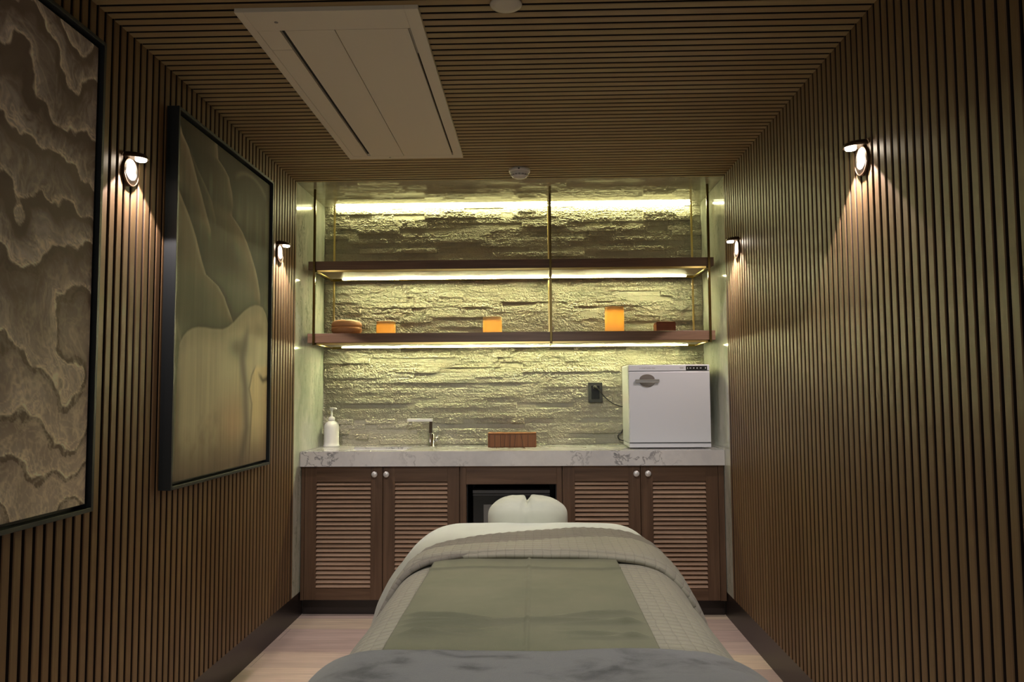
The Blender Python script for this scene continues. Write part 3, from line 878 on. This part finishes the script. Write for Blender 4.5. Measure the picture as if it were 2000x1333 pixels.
def cabinet(label, x0, x1, xa, xb, xc, k0, k1):
    th = thing('cabinet', label, 'cabinet', ((xa + xc) / 2, .35, .088))
    b = MB()
    b.box(x0, x0 + .016, YF + .024, .56, .090, .822).box(x1 - .016, x1, YF + .024, .56, .090, .822)
    b.box(x0 + .016, x1 - .016, YF + .05, .56, .090, .106).box(x0 + .016, x1 - .016, .55, .56, .106, .822)
    if xa - x0 > .012: b.box(x0, xa - .002, YF, YF + .022, .090, .822)
    if x1 - xc > .012: b.box(xc + .002, x1, YF, YF + .022, .090, .822)
    b.build('carcass', M['walnut_v'], th, bevel=.001)
    door(th, xa, xb - .0015, k0); door(th, xb + .0015, xc, k1)
cabinet('walnut cabinet with two louvred doors under the sink side, left', XL + .003, -.4185, -1.285, -.848, -.422, -.892, -.826)
cabinet('walnut cabinet with two louvred doors under the towel warmer, right', .1485, XR - .003, .152, .579, 1.003, .555, .619)
# centre bay
th = thing('open_cabinet', 'walnut open bay between louvred cabinets holding a black appliance', 'cabinet', (-.135, .35, .088))
for xa, xb in ((-.4165, -.383), (.117, .1465)):
    MB().box(xa, xb, YF, .56, .090, .822).build('side_panel', M['walnut_v'], th, bevel=.001)
MB().box(-.383, .117, YF, YF + .022, .722, .822).build('top_rail', M['walnut_h'], th, bevel=.001)
MB().box(-.383, .117, YF + .022, .56, .090, .104).build('bottom_panel', M['black'], th)
MB().box(-.383, .117, .55, .56, .104, .80).box(-.383, -.378, YF + .03, .55, .104, .80).box(.112, .117, YF + .03, .55, .104, .80).build('lining', M['black'], th)
th = thing('mini_fridge', 'black glossy mini fridge in the open cabinet bay behind the headrest', 'appliance', (-.135, .4, .104))
MB().box(-.352, .082, .215, .54, .104, .688).build('body', M['black'], th, bevel=.004)
MB().box(-.350, .080, .190, .213, .112, .684).build('door', M['glass_dark'], th, bevel=.003)
MB().box(-.350, .080, .186, .190, .668, .684).box(-.350, .080, .187, .190, .655, .660).build('handle_rail', plain('dark_grey_trim', (.05, .05, .05), .35), th)
MB().box(-.290, -.235, .1885, .1899, .50, .605).build('sticker', M['sticker'], th)

# ================================================================== ON THE COUNTER
# soap dispenser
cx, cy = -1.238, .525
th = thing('soap_dispenser', 'white pump soap bottle at the left end of the worktop', 'soap dispenser', (cx, cy, ZC))
MB().lathe([(.046, 0), (.0485, .004), (.0485, .010), (.0455, .014), (.0445, .03), (.0445, .118), (.042, .132), (.035, .145), (.024, .153), (.019, .156), (0, .156)], cx, cy, ZC, 48).build('bottle', M['white_pl'], th)
p = MB().lathe([(.0195, .156), (.0195, .172), (.017, .178), (.010, .182), (.0065, .186), (.0055, .222), (0, .222)], cx, cy, ZC, 32)
po = p.build('pump', M['white_pl'], th)
MB().lathe([(.006, .218), (.010, .224), (.012, .230), (.012, .236), (.009, .239), (0, .239)], cx, cy, ZC, 24).tube([(cx, cy, ZC + .232), (cx + .02, cy - .004, ZC + .233), (cx + .031, cy - .006, ZC + .230)], [.006, .0055, .0045], 12).build('nozzle', M['white_pl'], po)

# tap
cx, cy = -.625, .505
th = thing('faucet', 'chrome basin tap with a flat spout and side lever', 'faucet', (cx, cy, ZC))
MB().lathe([(.026, 0), (.026, .003), (.022, .005), (.022, .078), (.020, .081), (0, .081)], cx, cy, ZC, 40).build('body', M['chrome'], th)
MB().box(cx - .012, cx + .007, cy - .014, cy + .014, ZC + .080, ZC + .152).build('neck', M['chrome'], th, bevel=.002)
so = MB().box(cx - .145, cx + .008, cy - .020, cy + .020, ZC + .150, ZC + .168).build('spout', plain('satin_chrome', (.80, .79, .74), .45, .45), th, bevel=.003)
MB().lathe([(.010, -.018), (.013, -.016), (.013, .002), (0, .002)], cx - .128, cy, ZC + .149, 20).build('aerator', M['chrome'], so)
lv = MB().lathe([(.013, .020), (.016, .024), (.016, .036), (.012, .040), (0, .041)], cx, cy, ZC + .045, 24, 0).build('lever_hub', M['chrome'], th)
MB().tube([(cx + .034, cy, ZC + .050), (cx + .038, cy, ZC + .075), (cx + .043, cy - .004, ZC + .122)], [.008, .005, .0032], 12).build('lever', M['chrome'], lv)

# wooden tissue box
th = thing('tissue_box', 'reddish brown wooden tissue box with dark upright grooves on worktop', 'box', (-.136, .47, ZC))
MB().box(-.278, .008, .400, .530, ZC, ZC + .076).build('box_body', M['tissue'], th, bevel=.004)
MB().box(-.278, .008, .399, .531, ZC + .0768, ZC + .084).build('lid', M['tissue'], th, bevel=.002)
g = MB(); rnd = random.Random(3)
for x0, x1, w in ((-.266, -.266, .0022), (-.236, -.236, .0032), (-.204, -.202, .0026), (-.176, -.180, .0026), (-.146, -.148, .003), (-.114, -.122, .003), (-.082, -.070, .0026), (-.041, -.041, .002)):
    g.prism([(x0 - w / 2, ZC + .074), (x0 + w / 2, ZC + .074), (x1 + w / 2, ZC + .003), (x1 - w / 2, ZC + .003)], 1, .3994, .402)
g.build('grooves', M['groove'], th)

# towel warmer
def warmer():
    x0, x1, yf, yb = .534, .997, .262, .560
    th = thing('towel_warmer', 'white towel warmer cabinet with a silver handle on right of worktop', 'towel warmer', ((x0 + x1) / 2, .4, ZC))
    MB().box(x0, x1, yf, yb, ZC + .030, 1.383).build('body', M['enamel'], th, bevel=.006)
    fas = MB().box(x0 + .002, x1 - .002, yf - .012, yf + .02, 1.347, 1.382).build('top_fascia', M['enamel'], th, bevel=.003)
    d = MB().box(x0 + .002, x1 - .002, yf - .018, yf - .001, .9415, 1.3435).build('door', M['enamel'], th, bevel=.004)
    MB().box(x0 + .004, x1 - .004, yf - .004, yf, .930, 1.348).build('gasket', M['outlet'], th)
    MB().box(x0 + .001, x1 - .001, yf - .012, yb - .01, ZC + .006, .937).build('base_plate', M['enamel'], th, bevel=.003)
    for fx in (x0 + .075, x1 - .075):
        for fy in (yf + .03, yb - .05):
            MB().lathe([(.034, 0), (.034, .004), (.028, .007), (0, .007)], fx, fy, ZC, 24).build('foot', M['outlet'], th)
    yd = yf - .018
    hx = .640
    # finger recess: half round above, bar in the middle, shallow bowl below
    n = 20
    poly = [(hx - .043 * math.cos(math.pi * k / n), 1.300 + .028 * math.sin(math.pi * k / n)) for k in range(n + 1)]
    MB().prism(poly, 1, yd - .0016, yd + .001).build('handle_recess', plain('taupe_recess', (.16, .14, .12), .5), d)
    poly = [(hx - .044 * math.cos(math.pi * k / n), 1.285 - .030 * math.sin(math.pi * k / n)) for k in range(n + 1)]
    MB().prism(poly, 1, yd - .004, yd + .001).build('handle_lip', M['chrome'], d, bevel=.002)
    hb = MB().bbox(hx - .068, hx + .068, yd - .014, yd - .006, 1.281, 1.299, .003, 0)
    hb.box(hx - .066, hx - .052, yd - .007, yd + .001, 1.282, 1.298).box(hx + .052, hx + .066, yd - .007, yd + .001, 1.282, 1.298)
    hb.build('handle', M['steel'], d, bevel=.0015)
    cp = MB().box(.862, .982, yf - .0136, yf - .011, 1.3495, 1.3745).build('control_panel', M['glass_dark'], th)
    for i, (px, w, h) in enumerate(((.871, .003, .009), (.887, .010, .004), (.906, .008, .004), (.925, .007, .005), (.945, .009, .004), (.972, .003, .009))):
        MB().box(px - w / 2, px + w / 2, yf - .0142, yf - .0135, 1.362 - h / 2, 1.362 + h / 2).build('control_mark', M['mark_w'], cp)
    px = .600; rnd = random.Random(5)
    for i in range(9):                              # worn grey lettering, strokes only
        w = .0075; lg = MB()
        lg.box(px, px + .0016, yf - .0126, yf - .0118, 1.358, 1.3665)
        lg.box(px, px + w, yf - .0126, yf - .0118, 1.3650 if i % 2 else 1.3615, 1.3665 if i % 2 else 1.363)
        if i % 3: lg.box(px + w - .0016, px + w, yf - .0126, yf - .0118, 1.358, 1.3665)
        bm_merge(lg); lg.build('letter', M['mark'], fas)
        px += .0098
    lg = MB().box(.824, .850, yf - .0126, yf - .0118, 1.3655, 1.368).box(.828, .848, yf - .0126, yf - .0118, 1.359, 1.3656)
    lg.build('small_print', M['mark'], fas)
warmer()
th = thing('wall_outlet', 'dark grey socket plate on the stone beside the towel warmer', 'outlet', (.371, .575, 1.227))
MB().box(.328, .414, .566, .601, 1.166, 1.288).build('plate', M['outlet'], th, bevel=.002)
MB().box(.346, .396, .5645, .567, 1.186, 1.268).build('socket', M['glass_dark'], th, bevel=.001)
th = thing('power_cord', 'thin black cord running from the wall socket behind the towel warmer', 'cord', (.371, .555, 1.25))
MB().lathe([(.0, -.030), (.009, -.029), (.012, -.022), (.0125, 0.0), (0, 0.0)], .368, .5645, 1.258, 20, 1).build('plug', M['black'], th)
MB().tube(smooth_path([(.368, .536, 1.258), (.374, .526, 1.256), (.395, .530, 1.236), (.43, .548, 1.195), (.47, .560, 1.163), (.515, .566, 1.143), (.56, .568, 1.13), (.57, .568, 1.08), (.53, .568, .99), (.505, .566, .965), (.515, .566, .94), (.56, .566, .93)]), .0032, 10).build('cable', M['black'], th)

# ================================================================== TREATMENT TABLE AND BEDDING
TX = -.003
HP = np.array([(0, .760), (.13, .760), (.25, .7585), (.30, .753), (.338, .738), (.368, .710), (.394, .668), (.418, .612), (.440, .535), (.458, .44), (.470, .34), (.477, .25)])
def half_profile():
    # smooth resample by arc length
    t = np.arange(len(HP)); tt = np.linspace(0, len(HP) - 1, 400)
    P = []
    for u in tt:
        i = int(min(max(math.floor(u), 0), len(HP) - 2)); f = u - i
        p0 = HP[max(i - 1, 0)] if i > 0 else HP[1] * np.array([-1, 1]); p1 = HP[i]; p2 = HP[i + 1]; p3 = HP[min(i + 2, len(HP) - 1)]
        P.append(.5 * ((2 * p1) + (-p0 + p2) * f + (2 * p0 - 5 * p1 + 4 * p2 - p3) * f * f + (-p0 + 3 * p1 - 3 * p2 + p3) * f ** 3))
    P = np.array(P); d = np.r_[0, np.cumsum(np.hypot(*np.diff(P, axis=0).T))]
    T = np.gradient(P, axis=0); T /= np.hypot(T[:, 0], T[:, 1])[:, None]
    N = np.stack([-T[:, 1], T[:, 0]], 1); N *= np.sign(N[:, 1:2] + 1e-9)
    return d, P, N
PD, PP, PN = half_profile()
SMAX = PD[-1]
def drape(S, Y, off, fl_l=-.01, fl_r=.07):
    a = np.abs(S); sg = np.sign(S)
    x = np.interp(a, PD, PP[:, 0]); z = np.interp(a, PD, PP[:, 1])
    nx = np.interp(a, PD, PN[:, 0]); nz = np.interp(a, PD, PN[:, 1])
    fl = 1 + sstep(-2.15, -1.60, Y) * sstep(.28, .46, x) * np.where(sg < 0, fl_l, fl_r)
    fl = fl + np.where(sg > 0, .05, -.02) * sstep(.28, .46, x)
    return np.stack([TX + sg * (x * fl + nx * off), Y, z + nz * off], -1)

def cloth(name, mat, s0, s1, y0, y1, off, thick=.004, ns=120, ny=90, disp=None, parent=None, origin=(0, 0, 0)):
    """y0/y1: near and far edge, numbers or functions of s"""
    s = np.linspace(s0, s1, ns)
    a = np.array([y0(v) if callable(y0) else y0 for v in s]); b = np.array([y1(v) if callable(y1) else y1 for v in s])
    t = np.linspace(0, 1, ny)
    S = np.repeat(s[None], ny, 0); Y = a[None] * (1 - t[:, None]) + b[None] * t[:, None]
    o = off + (disp(S, Y, t[:, None]) if disp is not None else 0)
    P = drape(S, Y, o)
    uv = np.stack([S, Y], -1)
    return grid_obj(name, P, mat, parent, uv=uv, thick=thick, origin=origin, flip=True)

tb = thing('massage_table', 'treatment table dressed with white sheet and quilt, centre of room', 'massage table', (TX, -2.25, 0))
cu = MB().bbox(TX - .325, TX + .325, -3.16, -1.36, .640, .735, .03, 1)
cu.build('cushion', M['vinyl'], tb, bevel=.01)
MB().box(TX - .30, TX + .30, -3.12, -1.40, .585, .638).build('frame', M['walnut_h'], tb, bevel=.003)
for lx in (-.27, .27):
    for ly in (-3.04, -1.48):
        MB().bbox(TX + lx - .025, TX + lx + .025, ly - .025, ly + .025, 0, .585, .004, 2).build('leg', M['walnut_v'], tb)
# headrest: two-lobed cradle under a fitted white cover
def headrest():
    n, m = 64, 40
    th_ = np.linspace(0, 2 * np.pi, n); ph = np.linspace(-np.pi / 2, np.pi / 2, m)
    T, Pp = np.meshgrid(th_, ph)
    e = lambda c, k: np.sign(c) * np.abs(c) ** k
    rx, ry, rz = .152, .120, .085
    x = rx * e(np.cos(Pp), .7) * e(np.cos(T), .85); y = ry * e(np.cos(Pp), .7) * e(np.sin(T), .85); z = rz * e(np.sin(Pp), .60)
    gr = np.exp(-(x / .008) ** 2)
    top = np.clip(z / rz, 0, 1)
    z = z - gr * .030 * top - .012 * sstep(.07, .15, np.abs(x)) * top
    y = y + gr * .036 * np.clip(-y / ry, 0, 1)
    wr_ = (fbm(x * 26 + 40, y * 26 + z * 30 + 40, 3, 77) - .5) * .008
    cxh, cyh, czh = -.030, -1.185, .748
    P = np.stack([cxh + x, cyh + y, czh + z + wr_ * top], -1)
    uv = np.stack([x * 1.0, y + z], -1)
    o = grid_obj('headrest', P, M['cover'], tb, uv=uv, flip=False)
    o['label'] = 'white covered head cushion split down the middle'
    for dx in (-.08, .08):
        MB().box(cxh + dx - .01, cxh + dx + .01, -1.38, -1.15, .672, .700).build('headrest_bracket', M['black'], tb)
headrest()

YFAR = -1.315
def sheet_disp(S, Y, t):
    # rounds over the far end of the table
    d = np.clip(Y - (YFAR - .05), 0, None)
    return -.30 * d ** 1.0 * 0 - 3.0 * d ** 2 + (fbm(S * 9 + 5, Y * 9 + 20, 3, 51) - .5) * .006
def sheet_obj():
    ns, ny = 140, 100
    s = np.linspace(-SMAX * .93, SMAX * .80, ns)
    Y = np.linspace(-2.45, YFAR, ny)
    S, YY = np.meshgrid(s, Y)
    P = drape(S, YY, -.002 + sheet_disp(S, YY, 0), .20, .06)
    # tail that hangs down beyond the far edge
    ext = []
    for k in range(1, 14):
        a = min(k / 5, 1) * math.pi / 2; q = P[-1].copy()
        q[:, 1] += .030 * math.sin(a) + .002 * k; q[:, 2] -= .030 * (1 - math.cos(a)) + max(0, k - 5) * .016
        ext.append(q)
    P = np.concatenate([P, np.array(ext)], 0)
    S2 = np.repeat(s[None], P.shape[0], 0); Y2 = np.repeat(np.linspace(-2.45, YFAR + .2, P.shape[0])[:, None], ns, 1)
    o = grid_obj('bed_sheet', P, M['sheet'], uv=np.stack([S2, Y2], -1), thick=.003, flip=True)
    tag(o, 'white sheet showing at the head end of the treatment table', 'sheet')
sheet_obj()

def wr(S, Y, t): return (fbm(S * 7 + 3, Y * 5 + 30, 3, 61) - .5) * .008
qt = thing('quilt', 'sage grey quilted bedspread folded back over the treatment table', 'quilt', (TX, -2.4, .60))
SK = [-.80, -.50, -.36, -.20, 0, .15, .30, .42, .60, .80]
foldY = lambda s: float(np.interp(s, SK, [-2.10, -1.93, -1.83, -1.74, -1.655, -1.595, -1.56, -1.555, -1.60, -1.66]))
flapY = lambda s: float(np.interp(s, SK, [-2.16, -1.99, -1.915, -1.905, -1.885, -1.80, -1.745, -1.73, -1.76, -1.82]))
hemY = lambda s: float(np.interp(s, [-.80, -.50, -.38, -.28, 0, .28, .38, .50, .60, .80], [-2.24, -2.10, -2.055, -2.035, -2.05, -2.05, -2.065, -2.10, -2.13, -2.16]))
cloth('quilt_body', M['quilt'], -SMAX, SMAX, -3.18, lambda s: foldY(s) - .02, .002, .008, 150, 130, wr, qt)
def roll(S, Y, t):                                  # rounded leading edge
    return -.018 * sstep(.10, .45, np.abs(S)) - .012 * sstep(0, .35, -S) * 0 - .030 * (1 - np.sqrt(np.clip(1 - np.clip((t - .88) / .12, 0, 1) ** 2, 0, 1))) + wr(S, Y, t) + .0012 * np.sin(S * 2 * math.pi / .03) * sstep(.3, .9, t)
fd = cloth('turned_back_fold', M['quilt_back'], -SMAX, SMAX, lambda s: foldY(s) - .30, foldY, .030, .012, 180, 50, roll, qt)
fd['label'] = 'darker underside strip of the folded quilt edge'
def flap(S, Y, t):
    return -.017 * sstep(.08, .42, np.abs(S)) - .008 * (1 - np.sqrt(np.clip(1 - np.clip((t - .88) / .12, 0, 1) ** 2, 0, 1))) - .010 * (1 - sstep(0, .12, t)) + wr(S, Y, t) + .0012 * np.sin(S * 2 * math.pi / .026) * sstep(.7, 1, t)
cloth('turned_back_flap', M['quilt'], -SMAX, SMAX, hemY, flapY, .037, .012, 180, 60, flap, qt)

def runner_disp(S, Y, t):
    d = (fbm(S * 12 + 8, Y * 10 + 40, 3, 71) - .5) * .004
    d = d + .0045 * np.exp(-((S + .015) / .0035) ** 2)                                   # lengthwise ironed crease
    d = d + .005 * np.exp(-((Y + 2.16 + .01 * np.sin(S * 14)) / .005) ** 2)
    for k, (yc, sl, a) in enumerate(((-2.60, .10, .007), (-2.63, -.05, .006), (-2.66, .16, .006), (-2.685, -.13, .006), (-2.73, .08, .004))):
        m = sstep(.03, .16, np.abs(S + .02)) if k != 1 else 1.0
        d = d + a * 1.3 * m * sstep(.25, .20, np.abs(S + .025)) * np.exp(-((Y - yc - sl * np.abs(S) - .012 * np.sin(S * 9 + k)) / .006) ** 2)
    return d
ro = cloth('table_runner', M['runner'], -.270, .220, -2.98, -1.96, .016, .003, 150, 260, runner_disp)
tag(ro, 'olive green creased cloth laid along the quilt centre', 'cloth')

def fleece_disp(S, Y, t):
    edge = -.020 * (1 - np.sqrt(np.clip(1 - np.clip((t - .93) / .07, 0, 1) ** 2, 0, 1)))
    return edge + (fbm(S * 6 + 2, Y * 6 + 60, 3, 81) - .5) * .010
fo = cloth('fleece_blanket', M['fleece'], -SMAX, SMAX, -3.30,
           lambda s: -2.825 - .02 * abs(s) ** 2 - .06 * max(0, abs(s) - .42), .034, .020, 150, 90, fleece_disp)
tag(fo, 'soft grey fleece blanket spread over the foot of the table', 'blanket')
